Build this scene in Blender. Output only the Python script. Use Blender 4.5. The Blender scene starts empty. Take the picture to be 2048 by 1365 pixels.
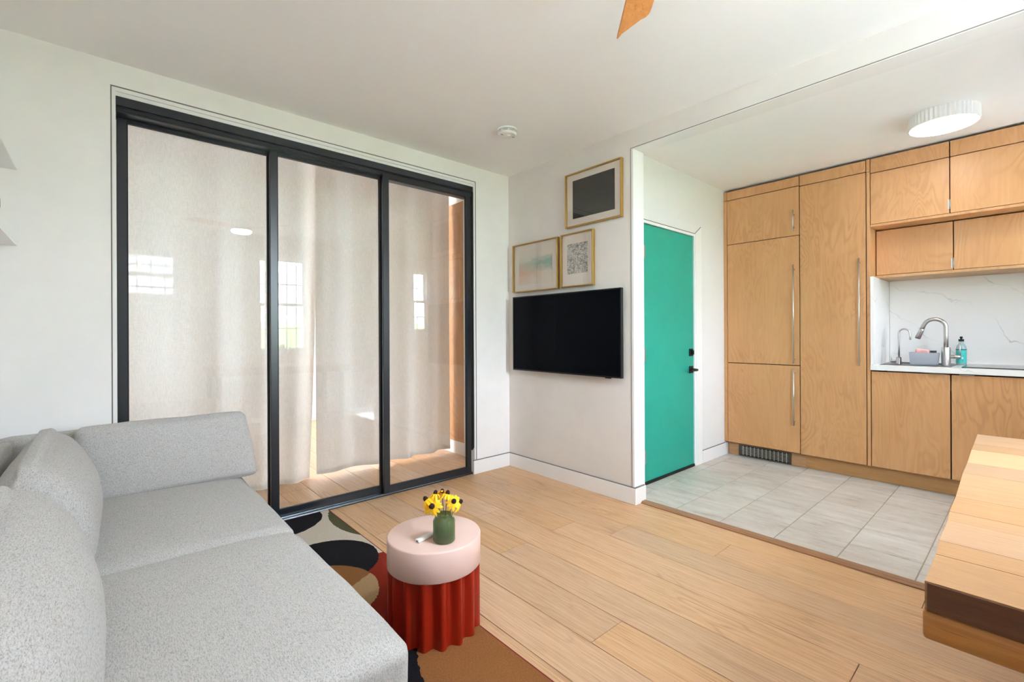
import bpy, bmesh, math, random
from mathutils import Vector, Matrix, noise
random.seed(7)
PI = math.pi
S = bpy.context.scene
COL = S.collection

# ---------------------------------------------------------------- camera, world, exposure
F_PX = 928.37                      # focal length in pixels of a 2048 wide frame
cam_d = bpy.data.cameras.new('camera')
cam_d.sensor_width = 36.0
cam_d.lens = F_PX / 2048 * 36.0
cam_d.shift_y = -14.81 / 2048
cam_d.clip_start = 0.02
cam = bpy.data.objects.new('camera', cam_d)
COL.objects.link(cam)
YAW, ROLL = -0.8454, -0.0046
fwd = Vector((math.sin(YAW), math.cos(YAW), 0))
rgt = Vector((math.cos(YAW), -math.sin(YAW), 0))
upv = Vector((0, 0, 1))
r2 = rgt * math.cos(ROLL) + upv * math.sin(ROLL)
u2 = -rgt * math.sin(ROLL) + upv * math.cos(ROLL)
M = Matrix((r2, u2, -fwd)).transposed().to_4x4()
M.translation = Vector((3.0346, -2.6565, 1.14))
cam.matrix_world = M
S.camera = cam

world = bpy.data.worlds.new('overcast_sky')
S.world = world
world.use_nodes = True
bg = world.node_tree.nodes['Background']
bg.inputs['Color'].default_value = (0.728, 0.86, 1.0, 1)
bg.inputs['Strength'].default_value = 41.0

S.view_settings.view_transform = 'Standard'
S.view_settings.look = 'None'
S.view_settings.gamma = 1.0
S.view_settings.use_curve_mapping = False
S.view_settings.exposure = 0.75
S.cycles.diffuse_bounces = 12
S.cycles.max_bounces = 16
S.cycles.transparent_max_bounces = 24
S.cycles.caustics_reflective = False
S.cycles.caustics_refractive = False

FAN_LIGHT, KITCHEN_LIGHT = 122.0, 12.5
XR = 3.75                           # window wall
YC = -3.08                          # wall behind the sofa
XB = -3.4                           # far wall of the bedroom
H, HK = 2.502, 2.47                 # ceilings

sun_d = bpy.data.lights.new('sun', 'SUN'); sun_d.energy = 190.0; sun_d.angle = .01; sun_d.color = (.93, .96, 1)
sun = bpy.data.objects.new('sun', sun_d); COL.objects.link(sun)
sun.rotation_euler = Vector((.12, -.57, -.82)).to_track_quat('-Z', 'Y').to_euler()     # over the garden, along the window wall

def portal(name, loc, rot, sx, sy):
    l = bpy.data.lights.new(name, 'AREA'); l.shape = 'RECTANGLE'; l.size = sx; l.size_y = sy
    l.cycles.is_portal = True
    o = bpy.data.objects.new(name, l); COL.objects.link(o); o.location = loc; o.rotation_euler = rot
WIN1 = (-1.06, -0.42, 0.90, 2.22)   # y0 y1 z0 z1 in the window wall, by the table
WIN2 = (1.22, 1.52, 1.17, 2.20)     # kitchen
WIN3 = (-2.48, -1.98, 1.55, 2.08)   # bedroom, far wall
WIN_ADDED = (-2.25, -1.5, 0.80, 2.10)     # unseen window added to light the bedroom, side wall (x0 x1 z0 z1)
for nm, w in (('window_daylight', WIN1), ('kitchen_daylight', WIN2)):
    portal(nm, (XR + .16, (w[0] + w[1]) / 2, (w[2] + w[3]) / 2), (0, PI / 2, 0), w[3] - w[2], w[1] - w[0])
portal('added_window_daylight', ((WIN_ADDED[0] + WIN_ADDED[1]) / 2, YC - .16, (WIN_ADDED[2] + WIN_ADDED[3]) / 2), (PI / 2, 0, 0), WIN_ADDED[1] - WIN_ADDED[0], WIN_ADDED[3] - WIN_ADDED[2])
portal('bedroom_daylight', (XB - .16, (WIN3[0] + WIN3[1]) / 2, (WIN3[2] + WIN3[3]) / 2), (0, -PI / 2, 0), WIN3[3] - WIN3[2], WIN3[1] - WIN3[0])

# ---------------------------------------------------------------- materials
def lin(c):
    c = c / 255.0
    return c / 12.92 if c <= .04045 else ((c + .055) / 1.055) ** 2.4
def rgb(r, g, b): return (lin(r), lin(g), lin(b), 1.0)

class NT:
    def __init__(s, name):
        s.m = bpy.data.materials.new(name); s.m.use_nodes = True
        s.t = s.m.node_tree; s.t.nodes.clear()
        s.out = s.n('ShaderNodeOutputMaterial')
    def n(s, typ, **kw):
        nd = s.t.nodes.new(typ)
        for k, v in kw.items(): setattr(nd, k, v)
        return nd
    def l(s, a, b): s.t.links.new(a, b)
    def put(s, sock, v):
        if isinstance(v, bpy.types.NodeSocket): s.l(v, sock)
        elif v is not None: sock.default_value = v
    def math(s, op, a, b=None, c=None, clamp=False):
        nd = s.n('ShaderNodeMath', operation=op); nd.use_clamp = clamp
        for i, v in enumerate((a, b, c)):
            if v is not None: s.put(nd.inputs[i], v)
        return nd.outputs[0]
    def mix(s, f, a, b, blend='MIX'):
        nd = s.n('ShaderNodeMix', data_type='RGBA', blend_type=blend)
        s.put(nd.inputs[0], f); s.put(nd.inputs[6], a); s.put(nd.inputs[7], b)
        return nd.outputs[2]
    def coord(s, kind='Object'): return s.n('ShaderNodeTexCoord').outputs[kind]
    def mapping(s, vec, scale=(1, 1, 1), loc=(0, 0, 0), rot=(0, 0, 0)):
        nd = s.n('ShaderNodeMapping'); s.l(vec, nd.inputs[0])
        nd.inputs['Scale'].default_value = scale; nd.inputs['Rotation'].default_value = rot
        s.put(nd.inputs['Location'], loc)
        return nd.outputs[0]
    def noise(s, vec, scale=5, detail=3, rough=.5, dist=0):
        nd = s.n('ShaderNodeTexNoise'); s.l(vec, nd.inputs['Vector'])
        nd.inputs['Scale'].default_value = scale; nd.inputs['Detail'].default_value = detail
        nd.inputs['Roughness'].default_value = rough; nd.inputs['Distortion'].default_value = dist
        return nd.outputs['Fac']
    def ramp(s, f, stops):
        nd = s.n('ShaderNodeValToRGB'); s.put(nd.inputs[0], f)
        e = nd.color_ramp.elements
        while len(e) < len(stops): e.new(.5)
        for q, (p, c) in zip(e, stops): q.position = p; q.color = c
        return nd.outputs[0]
    def rand_off(s, vec, amt=20):
        r = s.n('ShaderNodeObjectInfo').outputs['Random']
        a = s.math('MULTIPLY', r, amt)
        cb = s.n('ShaderNodeCombineXYZ'); s.l(a, cb.inputs[0]); s.l(a, cb.inputs[1]); s.l(a, cb.inputs[2])
        nd = s.n('ShaderNodeVectorMath', operation='ADD'); s.l(vec, nd.inputs[0]); s.l(cb.outputs[0], nd.inputs[1])
        return nd.outputs[0], r
    def bump(s, h, strength=.2, dist=.002):
        nd = s.n('ShaderNodeBump'); s.l(h, nd.inputs['Height'])
        nd.inputs['Strength'].default_value = strength; nd.inputs['Distance'].default_value = dist
        return nd.outputs[0]
    def bsdf(s, color, rough=.5, metal=0., spec=.5, normal=None, **kw):
        p = s.n('ShaderNodeBsdfPrincipled')
        s.put(p.inputs['Base Color'], color); s.put(p.inputs['Roughness'], rough)
        s.put(p.inputs['Metallic'], metal); s.put(p.inputs['Specular IOR Level'], spec)
        if normal is not None: s.l(normal, p.inputs['Normal'])
        for k, v in kw.items(): s.put(p.inputs[k.replace('_', ' ')], v)
        return p.outputs[0]
    def done(s, shader): s.l(shader, s.out.inputs[0]); return s.m

def plain(name, col, rough=.5, metal=0., spec=.5, **kw):
    t = NT(name); return t.done(t.bsdf(col, rough, metal, spec, **kw))
def speckled(name, c1, c2, scale=40, rough=.6, bump=.05, spec=.4):
    t = NT(name); v = t.coord(); n = t.noise(v, scale, 4, .6)
    return t.done(t.bsdf(t.ramp(n, [(.3, c1), (.7, c2)]), rough, 0, spec, t.bump(n, bump, .002)))
def emit(name, col, strength):
    t = NT(name); e = t.n('ShaderNodeEmission'); e.inputs[0].default_value = col; e.inputs[1].default_value = strength
    return t.done(e.outputs[0])

def plaster(name, c1, c2):
    t = NT(name); v = t.coord()
    a = t.noise(v, 1.6, 4, .6, .4); b = t.noise(v, 9, 4, .6)
    m = t.math('ADD', t.math('MULTIPLY', a, .7), t.math('MULTIPLY', b, .3))
    return t.done(t.bsdf(t.ramp(m, [(.35, c1), (.65, c2)]), .75, 0, .25, t.bump(b, .06, .004)))

def oak(name, light, mid, dark, along=(1.2, 14, 14), var=.13):
    t = NT(name); v, r = t.rand_off(t.coord(), 37)
    g = t.mapping(v, along)
    fib = t.noise(t.mapping(v, (along[0] * 2.2, along[1] * 9, along[2] * 9)), 1.4, 4, .7)
    cat = t.noise(g, .55, 2, .5, .6)
    rings = t.math('SINE', t.math('MULTIPLY', cat, 85))
    rings = t.math('POWER', t.math('MULTIPLY_ADD', rings, .5, .5), 5)
    msk = t.math('MULTIPLY_ADD', t.noise(v, 2.3, 1), 3.2, -1.35, clamp=True)
    rings = t.math('MULTIPLY', rings, msk)
    fr = t.math('MULTIPLY_ADD', fib, 2.4, -.85, clamp=True)
    c = t.mix(fr, mid, light)
    pores = t.math('MULTIPLY_ADD', t.noise(t.mapping(v, (along[0] * 3, along[1] * 14, along[2] * 14)), 1.6, 2, .5), 9, -5.6, clamp=True)
    c = t.mix(t.math('MULTIPLY', t.math('MAXIMUM', t.math('MULTIPLY', rings, fib), t.math('MULTIPLY', pores, .8)), .8), c, dark)
    hs = t.n('ShaderNodeHueSaturation'); t.l(c, hs.inputs['Color'])
    t.l(t.math('MULTIPLY_ADD', r, var, 1 - var * .46), hs.inputs['Value'])
    t.l(t.math('MULTIPLY_ADD', t.math('FRACT', t.math('MULTIPLY', r, 7.3)), .16, .9), hs.inputs['Saturation'])
    return t.done(t.bsdf(hs.outputs[0], t.math('MULTIPLY_ADD', fib, .15, .33), 0, .4, t.bump(fib, .12, .0006)))

def plywood(name, light, mid, dark, vert=True):
    t = NT(name); v, r = t.rand_off(t.coord(), 23)
    sc = (2.6, 2.6, .75) if vert else (.75, 2.6, 2.6)
    n = t.noise(t.mapping(v, sc), 1.25, 3.2, .5, .7)
    rings = t.math('SINE', t.math('MULTIPLY', n, 150))
    rings = t.math('POWER', t.math('MULTIPLY_ADD', rings, .5, .5), 2.2)
    big = t.noise(t.mapping(v, sc), 1.3, 3, .5, .8)
    fine = t.noise(t.mapping(v, (60, 60, 3)), 1, 3, .6)
    c = t.ramp(t.math('MULTIPLY_ADD', fine, .35, t.math('MULTIPLY', big, .65)), [(.33, mid), (.62, light)])
    zone = t.math('MULTIPLY_ADD', t.noise(v, 2.1, 1), 2.4, -.75, clamp=True)
    c = t.mix(t.math('MULTIPLY', t.math('MULTIPLY', rings, zone), .34), c, dark)
    vo = t.n('ShaderNodeTexVoronoi'); t.l(t.mapping(v, (5, 5, 2.6)), vo.inputs['Vector']); vo.inputs['Scale'].default_value = 1.15
    kn = t.math('SUBTRACT', 1, t.math('MULTIPLY', vo.outputs['Distance'], 13), clamp=True)
    c = t.mix(t.math('MULTIPLY', kn, .6), c, dark)
    return t.done(t.bsdf(c, .38, 0, .35, t.bump(fine, .03, .001)))

def fabric(name, c1, c2, c3):
    t = NT(name); v = t.coord()
    n1 = t.noise(t.mapping(v, (90, 420, 420)), 1, 3, .65)
    n2 = t.noise(t.mapping(v, (380, 380, 150)), 1, 3, .65)
    n3 = t.noise(v, 6, 2, .5)
    f = t.math('ADD', t.math('MULTIPLY', n1, .5), t.math('MULTIPLY', n2, .5))
    c = t.ramp(f, [(.37, c3), (.47, c2), (.58, c1)])
    c = t.mix(t.math('MULTIPLY', n3, .12), c, c2)
    return t.done(t.bsdf(c, .95, 0, .1, t.bump(f, .45, .0015), Sheen_Weight=.12))

def tile_mat():
    t = NT('stone_tile'); v, r = t.rand_off(t.coord(), 31)
    a = t.noise(t.mapping(v, (2.2, 9, 1)), 1.5, 5, .62, .4)
    b = t.noise(t.mapping(v, (16, 40, 1)), 1.5, 4, .7)
    big = t.noise(v, 4, 2)
    f = t.math('ADD', t.math('MULTIPLY', a, .7), t.math('MULTIPLY', b, .3))
    c = t.ramp(f, [(.30, rgb(150, 138, 124)), (.42, rgb(190, 181, 171)), (.56, rgb(204, 198, 190)), (.7, rgb(214, 210, 204))])
    c = t.mix(t.math('MULTIPLY', big, .25), c, rgb(186, 172, 160))
    hs = t.n('ShaderNodeHueSaturation'); t.l(c, hs.inputs['Color']); t.l(t.math('MULTIPLY_ADD', r, .1, .95), hs.inputs['Value'])
    return t.done(t.bsdf(hs.outputs[0], .42, 0, .4, t.bump(b, .05, .001)))

def marble():
    t = NT('white_quartz'); v = t.coord()
    d = t.n('ShaderNodeVectorMath', operation='ADD'); t.l(v, d.inputs[0])
    nz = t.n('ShaderNodeTexNoise'); t.l(v, nz.inputs['Vector']); nz.inputs['Scale'].default_value = 2.6; nz.inputs['Detail'].default_value = 5
    sc = t.n('ShaderNodeVectorMath', operation='SCALE'); t.l(nz.outputs['Color'], sc.inputs[0]); sc.inputs['Scale'].default_value = .35
    t.l(sc.outputs[0], d.inputs[1])
    w = t.n('ShaderNodeTexWave', wave_type='BANDS', bands_direction='X')
    t.l(t.mapping(d.outputs[0], (1, 1, 1), (0, .0, 0), (0, math.radians(57), 0)), w.inputs['Vector'])
    w.inputs['Scale'].default_value = 1.25; w.inputs['Distortion'].default_value = 1.2; w.inputs['Detail'].default_value = 2
    vein = t.math('MULTIPLY_ADD', w.outputs['Fac'], 420, -419, clamp=True)
    msk = t.math('MULTIPLY_ADD', t.noise(v, 5, 2), 4, -1.6, clamp=True)
    c = t.mix(t.math('MULTIPLY', t.math('MULTIPLY', vein, msk), .5), rgb(236, 234, 231), rgb(170, 160, 148))
    return t.done(t.bsdf(c, .22, 0, .4))

def pane_glass(name, tint=(1, 1, 1, 1), f0=.045):
    t = NT(name)
    lw = t.n('ShaderNodeLayerWeight'); lw.inputs['Blend'].default_value = .5
    fr = t.math('MULTIPLY_ADD', t.math('POWER', lw.outputs['Facing'], 5), 1 - f0, f0)
    tr = t.n('ShaderNodeBsdfTransparent'); tr.inputs[0].default_value = tint
    gl = t.n('ShaderNodeBsdfGlossy'); gl.inputs['Roughness'].default_value = 0.0
    mx = t.n('ShaderNodeMixShader'); t.l(fr, mx.inputs[0]); t.l(tr.outputs[0], mx.inputs[1]); t.l(gl.outputs[0], mx.inputs[2])
    return t.done(mx.outputs[0])

def curtain_mat():
    t = NT('linen_curtain'); v = t.coord()
    n = t.noise(t.mapping(v, (300, 300, 25)), 1, 2, .6); n2 = t.noise(t.mapping(v, (300, 40, 400)), 1, 2, .6)
    f = t.math('ADD', t.math('MULTIPLY', n, .5), t.math('MULTIPLY', n2, .5))
    c = t.ramp(f, [(.3, rgb(205, 201, 192)), (.65, rgb(232, 229, 222))])
    df = t.n('ShaderNodeBsdfDiffuse'); t.l(c, df.inputs[0]); t.l(t.bump(f, .2, .001), df.inputs['Normal'])
    ts = t.n('ShaderNodeBsdfTranslucent'); t.l(c, ts.inputs[0])
    m1 = t.n('ShaderNodeMixShader'); m1.inputs[0].default_value = .18; t.l(df.outputs[0], m1.inputs[1]); t.l(ts.outputs[0], m1.inputs[2])
    tp = t.n('ShaderNodeBsdfTransparent')
    m2 = t.n('ShaderNodeMixShader'); t.l(t.math('MULTIPLY_ADD', f, .06, -.022, clamp=True), m2.inputs[0]); t.l(m1.outputs[0], m2.inputs[1]); t.l(tp.outputs[0], m2.inputs[2])
    return t.done(m2.outputs[0])

def rug_mat(ox, oy):
    # woven colour fields of the rug: overlapping discs, in metres from the wall and from the door side
    t = NT('rug_pile'); v = t.coord()
    sx = t.n('ShaderNodeSeparateXYZ'); t.l(v, sx.inputs[0])
    wob = t.math('MULTIPLY_ADD', t.noise(v, 55, 2), .012, -.006)
    X = t.math('ADD', t.math('ADD', sx.outputs[0], ox), wob); Y = t.math('ADD', t.math('ADD', sx.outputs[1], oy), wob)
    def disc(cx, cy, r):
        dx = t.math('SUBTRACT', X, cx); dy = t.math('SUBTRACT', Y, cy)
        d = t.math('SQRT', t.math('ADD', t.math('MULTIPLY', dx, dx), t.math('MULTIPLY', dy, dy)))
        return t.math('LESS_THAN', d, r)
    cream, black, olive = rgb(196, 186, 170), rgb(30, 29, 32), rgb(88, 86, 62)
    rust, brown, beige, tan = rgb(124, 42, 30), rgb(134, 92, 56), rgb(168, 140, 104), rgb(138, 92, 54)
    c = t.mix(t.math('GREATER_THAN', X, .86), cream, rust)
    c = t.mix(t.math('GREATER_THAN', X, 1.36), c, black)
    c = t.mix(disc(.0, -1.87, .257), c, black)
    c = t.mix(disc(.27, -1.112, .513), c, olive)
    c = t.mix(disc(1.15, -1.62, .37), c, rust)
    c = t.mix(disc(.70, -1.825, .252), c, black)
    two = t.mix(t.math('GREATER_THAN', t.math('ADD', X, t.math('MULTIPLY', Y, .5)), .09), brown, beige)
    c = t.mix(disc(.97, -1.975, .272), c, two)
    c = t.mix(disc(1.82, -1.40, .485), c, tan)
    pil = t.noise(t.mapping(v, (90, 420, 1)), 1, 3, .7); p2 = t.noise(v, 180, 2, .7)
    f = t.math('ADD', t.math('MULTIPLY', pil, .5), t.math('MULTIPLY', p2, .5))
    hs = t.n('ShaderNodeHueSaturation'); t.l(c, hs.inputs['Color']); t.l(t.math('MULTIPLY_ADD', f, 1.3, .35), hs.inputs['Value'])
    return t.done(t.bsdf(hs.outputs[0], 1.0, 0, .05, t.bump(f, .8, .004)))

M_wall = plaster('wall_plaster', rgb(236, 234, 231), rgb(243, 241, 239))
M_wall_dim = plaster('dimmed_wall_plaster', rgb(224, 219, 214), rgb(231, 227, 222))  # same plaster, darkened to paint in the dimmer light on the television wall
M_white = plaster('white_wall_paint', rgb(228, 228, 227), rgb(232, 232, 231))
M_ceil = plaster('ceiling_paint', rgb(243, 243, 242), rgb(246, 246, 245))
M_trim = plain('white_trim_paint', rgb(238, 238, 237), .4)
M_gap = plain('dark_joint', rgb(40, 34, 28), .9, 0, .1)
M_bead = plain('grey_bead', rgb(120, 112, 104), .6)
M_oak = oak('oak_plank', rgb(219, 181, 142), rgb(188, 146, 105), rgb(114, 76, 48))
M_ply = plywood('birch_plywood', rgb(203, 154, 106), rgb(190, 140, 92), rgb(146, 96, 56))
M_plyedge = plywood('birch_plywood_edge', rgb(200, 156, 110), rgb(184, 138, 92), rgb(146, 100, 60))
M_toe = oak('oak_kick_board', rgb(190, 146, 98), rgb(176, 130, 82), rgb(128, 88, 52))
M_thr = oak('oak_threshold', rgb(160, 114, 74), rgb(138, 94, 58), rgb(92, 60, 36), (1.2, 20, 20))
M_tile = tile_mat()
M_grout = speckled('grout', rgb(150, 138, 122), rgb(168, 156, 140), 60, .9)
M_black = plain('black_aluminium', rgb(26, 30, 36), .32, .0, .6)
M_blackm = plain('matte_black_metal', rgb(20, 19, 19), .45, .3, .5)
M_alu = plain('aluminium_track', rgb(190, 196, 204), .25, 1.0)
M_glass = pane_glass('pane_glass')
M_winglass = pane_glass('window_glass')
M_curt = curtain_mat()
M_green = speckled('green_door_paint', rgb(28, 152, 132), rgb(34, 158, 138), 5, .42, .02)
M_sofa = fabric('grey_weave', rgb(194, 192, 188), rgb(175, 173, 169), rgb(136, 134, 130))
M_steel = plain('brushed_steel', rgb(200, 198, 195), .28, 1.0)
M_darksteel = plain('dark_steel', rgb(96, 94, 92), .35, 1.0)
M_hinge = plain('nickel_hinge', rgb(190, 188, 184), .35, 1.0)
M_gold = plain('brass_frame', rgb(178, 140, 70), .38, .55)
M_mat = plain('paper_mat', rgb(236, 226, 214), .8)
M_tv = plain('tv_screen', rgb(5, 7, 12), .22, 0, .06)
M_tvb = plain('tv_bezel', rgb(14, 14, 16), .35)
M_marble = marble()
M_pink = speckled('pink_lacquer', rgb(220, 188, 176), rgb(223, 192, 181), 4, .3, .01)
M_red = plain('red_lacquer', rgb(146, 30, 12), .28, 0, .5)
M_plastic = plain('white_plastic', rgb(236, 236, 234), .4)
M_grey = plain('grey_plastic', rgb(168, 172, 180), .45)
M_sponge = speckled('pink_sponge', rgb(226, 158, 158), rgb(236, 182, 180), 120, .9, .3)
M_orange = oak('fan_blade_wood', rgb(206, 140, 70), rgb(188, 118, 50), rgb(140, 78, 30), (14, 1.2, 14))
M_lamp_k = emit('kitchen_lamp_diffuser', (.94, .96, 1.0, 1), KITCHEN_LIGHT)
M_lamp_f = emit('fan_lamp_diffuser', (.84, .922, 1.0, 1), FAN_LIGHT)
M_stem = plain('flower_stem', rgb(70, 96, 40), .6)
M_leaf = speckled('plant_leaf', rgb(46, 84, 40), rgb(66, 106, 50), 30, .45)
M_petal = speckled('yellow_petal', rgb(250, 182, 10), rgb(255, 208, 30), 90, .6)
M_cone = speckled('dark_cone', rgb(30, 14, 10), rgb(62, 26, 16), 400, .8, .8)
M_terra = speckled('terracotta', rgb(168, 96, 66), rgb(180, 108, 76), 30, .8)

# ---------------------------------------------------------------- building helpers
ORG = {}
def meta(o, label=None, cat=None, group=None, kind=None):
    if label: o['label'] = label
    if cat: o['category'] = cat
    if group: o['group'] = group
    if kind: o['kind'] = kind
    return o
def thing(name, loc, label, cat, group=None, kind=None):
    o = bpy.data.objects.new(name, None); COL.objects.link(o); o.location = loc
    o.empty_display_size = .05
    ORG[o] = Vector(loc)
    return meta(o, label, cat, group, kind)
def put(name, bm, mat, parent=None, smooth=None, label=None, cat=None, group=None, kind=None):
    """bm is in world coordinates; the object gets its origin at the middle of its bounds."""
    lo = Vector((1e9,) * 3); hi = -lo
    for v in bm.verts:
        for i in range(3):
            lo[i] = min(lo[i], v.co[i]); hi[i] = max(hi[i], v.co[i])
    c = (lo + hi) / 2
    for v in bm.verts: v.co -= c
    if smooth:
        for f in bm.faces: f.smooth = True
        for e in bm.edges:
            if len(e.link_faces) == 2 and e.calc_face_angle(0) > smooth: e.smooth = False
    me = bpy.data.meshes.new(name); bm.to_mesh(me); bm.free()
    mats = mat if isinstance(mat, (list, tuple)) else [mat]
    for m in mats: me.materials.append(m)
    o = bpy.data.objects.new(name, me); COL.objects.link(o)
    if parent is not None:
        o.parent = parent; o.location = c - ORG[parent]
    else: o.location = c
    ORG[o] = c
    return meta(o, label, cat, group, kind)
SM = math.radians(35)

def B(*boxes, bevel=0, seg=1, bm=None):
    bm = bm or bmesh.new()
    for (x0, x1, y0, y1, z0, z1) in boxes:
        t = bmesh.new()
        vs = [t.verts.new(p) for p in ((x0, y0, z0), (x1, y0, z0), (x1, y1, z0), (x0, y1, z0), (x0, y0, z1), (x1, y0, z1), (x1, y1, z1), (x0, y1, z1))]
        for f in ((3, 2, 1, 0), (4, 5, 6, 7), (0, 1, 5, 4), (1, 2, 6, 5), (2, 3, 7, 6), (3, 0, 4, 7)): t.faces.new([vs[i] for i in f])
        if bevel: bmesh.ops.bevel(t, geom=t.edges[:], offset=min(bevel, .45 * min(x1 - x0, y1 - y0, z1 - z0)), segments=seg, affect='EDGES', profile=.5)
        me = bpy.data.meshes.new('_'); t.to_mesh(me); t.free(); bm.from_mesh(me); bpy.data.meshes.remove(me)
    return bm
def box(name, b, mat, parent=None, bevel=0, seg=1, **kw):
    return put(name, B(b, bevel=bevel, seg=seg), mat, parent, SM if seg > 1 else None, **kw)
def tube(pts, rad, n=12, bm=None, caps=True):
    bm = bm or bmesh.new(); pts = [Vector(p) for p in pts]
    if not isinstance(rad, (list, tuple)): rad = [rad] * len(pts)
    rings = []; prev = None
    for i, p in enumerate(pts):
        d = (pts[min(i + 1, len(pts) - 1)] - pts[max(i - 1, 0)]).normalized()
        if prev is None:
            a = d.orthogonal().normalized()
        else:
            a = (prev - d * prev.dot(d)); a = a.normalized() if a.length > 1e-6 else d.orthogonal().normalized()
        prev = a; b = d.cross(a)
        rings.append([bm.verts.new(p + (a * math.cos(2 * PI * k / n) + b * math.sin(2 * PI * k / n)) * rad[i]) for k in range(n)])
    for r0, r1 in zip(rings, rings[1:]):
        for k in range(n): bm.faces.new((r0[k], r0[(k + 1) % n], r1[(k + 1) % n], r1[k]))
    if caps: bm.faces.new(rings[0][::-1]); bm.faces.new(rings[-1])
    return bm
def lathe(cx, cy, prof, n=48, bm=None, rfun=None):
    bm = bm or bmesh.new(); rings = []
    for (r, z) in prof:
        if r < 1e-6: rings.append([bm.verts.new((cx, cy, z))])
        else: rings.append([bm.verts.new((cx + math.cos(2 * PI * k / n) * (rfun(r, 2 * PI * k / n) if rfun else r), cy + math.sin(2 * PI * k / n) * (rfun(r, 2 * PI * k / n) if rfun else r), z)) for k in range(n)])
    for a, b in zip(rings, rings[1:]):
        for k in range(n):
            k2 = (k + 1) % n
            if len(a) == 1 and len(b) == 1: continue
            if len(a) == 1: bm.faces.new((a[0], b[k2], b[k]))
            elif len(b) == 1: bm.faces.new((a[k], a[k2], b[0]))
            else: bm.faces.new((a[k], a[k2], b[k2], b[k]))
    bmesh.ops.recalc_face_normals(bm, faces=bm.faces[:])
    return bm
def prism(pts2, plane, a, b, bevel=0):
    """polygon pts2 in the given plane ('xy','yz','xz') extruded from a to b along the third axis"""
    bm = bmesh.new()
    def P(p, h): return {'xy': (p[0], p[1], h), 'yz': (h, p[0], p[1]), 'xz': (p[0], h, p[1])}[plane]
    v0 = [bm.verts.new(P(p, a)) for p in pts2]; v1 = [bm.verts.new(P(p, b)) for p in pts2]
    n = len(pts2)
    bm.faces.new(v0[::-1]); bm.faces.new(v1)
    for i in range(n): bm.faces.new((v0[i], v0[(i + 1) % n], v1[(i + 1) % n], v1[i]))
    bmesh.ops.recalc_face_normals(bm, faces=bm.faces[:])
    if bevel: bmesh.ops.bevel(bm, geom=bm.edges[:], offset=bevel, segments=2, affect='EDGES')
    return bm
def ring(plane, h0, h1, a0, a1, b0, b1, wa, wb=None, bevel=0):
    """rectangular frame: outer a0..a1 x b0..b1, member widths wa (sides) wb (top, bottom)"""
    wb = wb if wb is not None else wa
    out = []
    def bb(p0, p1, q0, q1):
        return {'yz': (h0, h1, p0, p1, q0, q1), 'xz': (p0, p1, h0, h1, q0, q1), 'xy': (p0, p1, q0, q1, h0, h1)}[plane]
    return B(bb(a0, a0 + wa, b0, b1), bb(a1 - wa, a1, b0, b1), bb(a0 + wa, a1 - wa, b0, b0 + wb), bb(a0 + wa, a1 - wa, b1 - wb, b1), bevel=bevel)
def cushion(c, h, r, puff=(0, 0, 0), cuts=26, amp=.004, nscale=4.5, rot=None, seed=0, shape=None):
    """soft rounded block with bulging faces and shallow creases"""
    bm = bmesh.new(); bmesh.ops.create_cube(bm, size=2)
    bmesh.ops.subdivide_edges(bm, edges=bm.edges[:], cuts=cuts, use_grid_fill=True)
    hv = Vector(h); c = Vector(c)
    for v in bm.verts:
        p = v.co.copy()
        q = Vector((p[i] * hv[i] for i in range(3)))
        inn = Vector((max(-(hv[i] - r), min(hv[i] - r, q[i])) for i in range(3)))
        d = q - inn
        if d.length > 1e-6: q = inn + d.normalized() * r
        for i in range(3):
            j, k = (i + 1) % 3, (i + 2) % 3
            q[i] += puff[i] * p[i] * max(0, 1 - p[j] ** 2) ** .8 * max(0, 1 - p[k] ** 2) ** .8
        s = noise.noise((q + Vector((seed * 3.1, 0, 0))) * nscale) * amp + noise.noise((q + Vector((seed, 5, 0))) * nscale * 3.1) * amp * .35
        q += q.normalized() * s
        if shape: q = shape(q, p)
        v.co = q
    if rot: bmesh.ops.rotate(bm, verts=bm.verts[:], cent=(0, 0, 0), matrix=rot)
    bmesh.ops.translate(bm, verts=bm.verts[:], vec=c)
    return bm

# ================================================================ THE SETTING
def struct(name, bm, mat, label, parent=None):
    return put(name, bm, mat, parent, label=label, kind='structure' if parent is None else None)

# ---- wooden floor: every board its own piece
floor = struct('floor', B((XB, XR, YC, .05, -.05, -.0135)), M_gap, 'pale oak plank floor of the living room and bedroom')
rows = [.05, -.128, -.32, -.515, -.71, -.916, -1.115, -1.308, -1.505, -1.70, -1.895, -2.09, -2.285, -2.48, -2.675, -2.87, YC]
joints = [2.72, 1.945, 1.436, 1.18, 2.63, 1.19, 1.945, 2.45, 1.35, 2.15, .9, 1.75, 2.5, 1.2, 2.0, 1.6]
for i, x in enumerate(joints):
    y1, y0 = rows[i], rows[i + 1]
    xs = sorted(x + k * 1.9 for k in range(-4, 3) if XB + .15 < x + k * 1.9 < XR - .15)
    xs = [XB] + xs + [XR]
    for a, b in zip(xs, xs[1:]):
        box('plank', (a + .001, b - .001, y0 + .0013, y1 - .0013, -.0135, random.uniform(-.0003, 0)), M_oak, floor, bevel=.0012)

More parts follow.
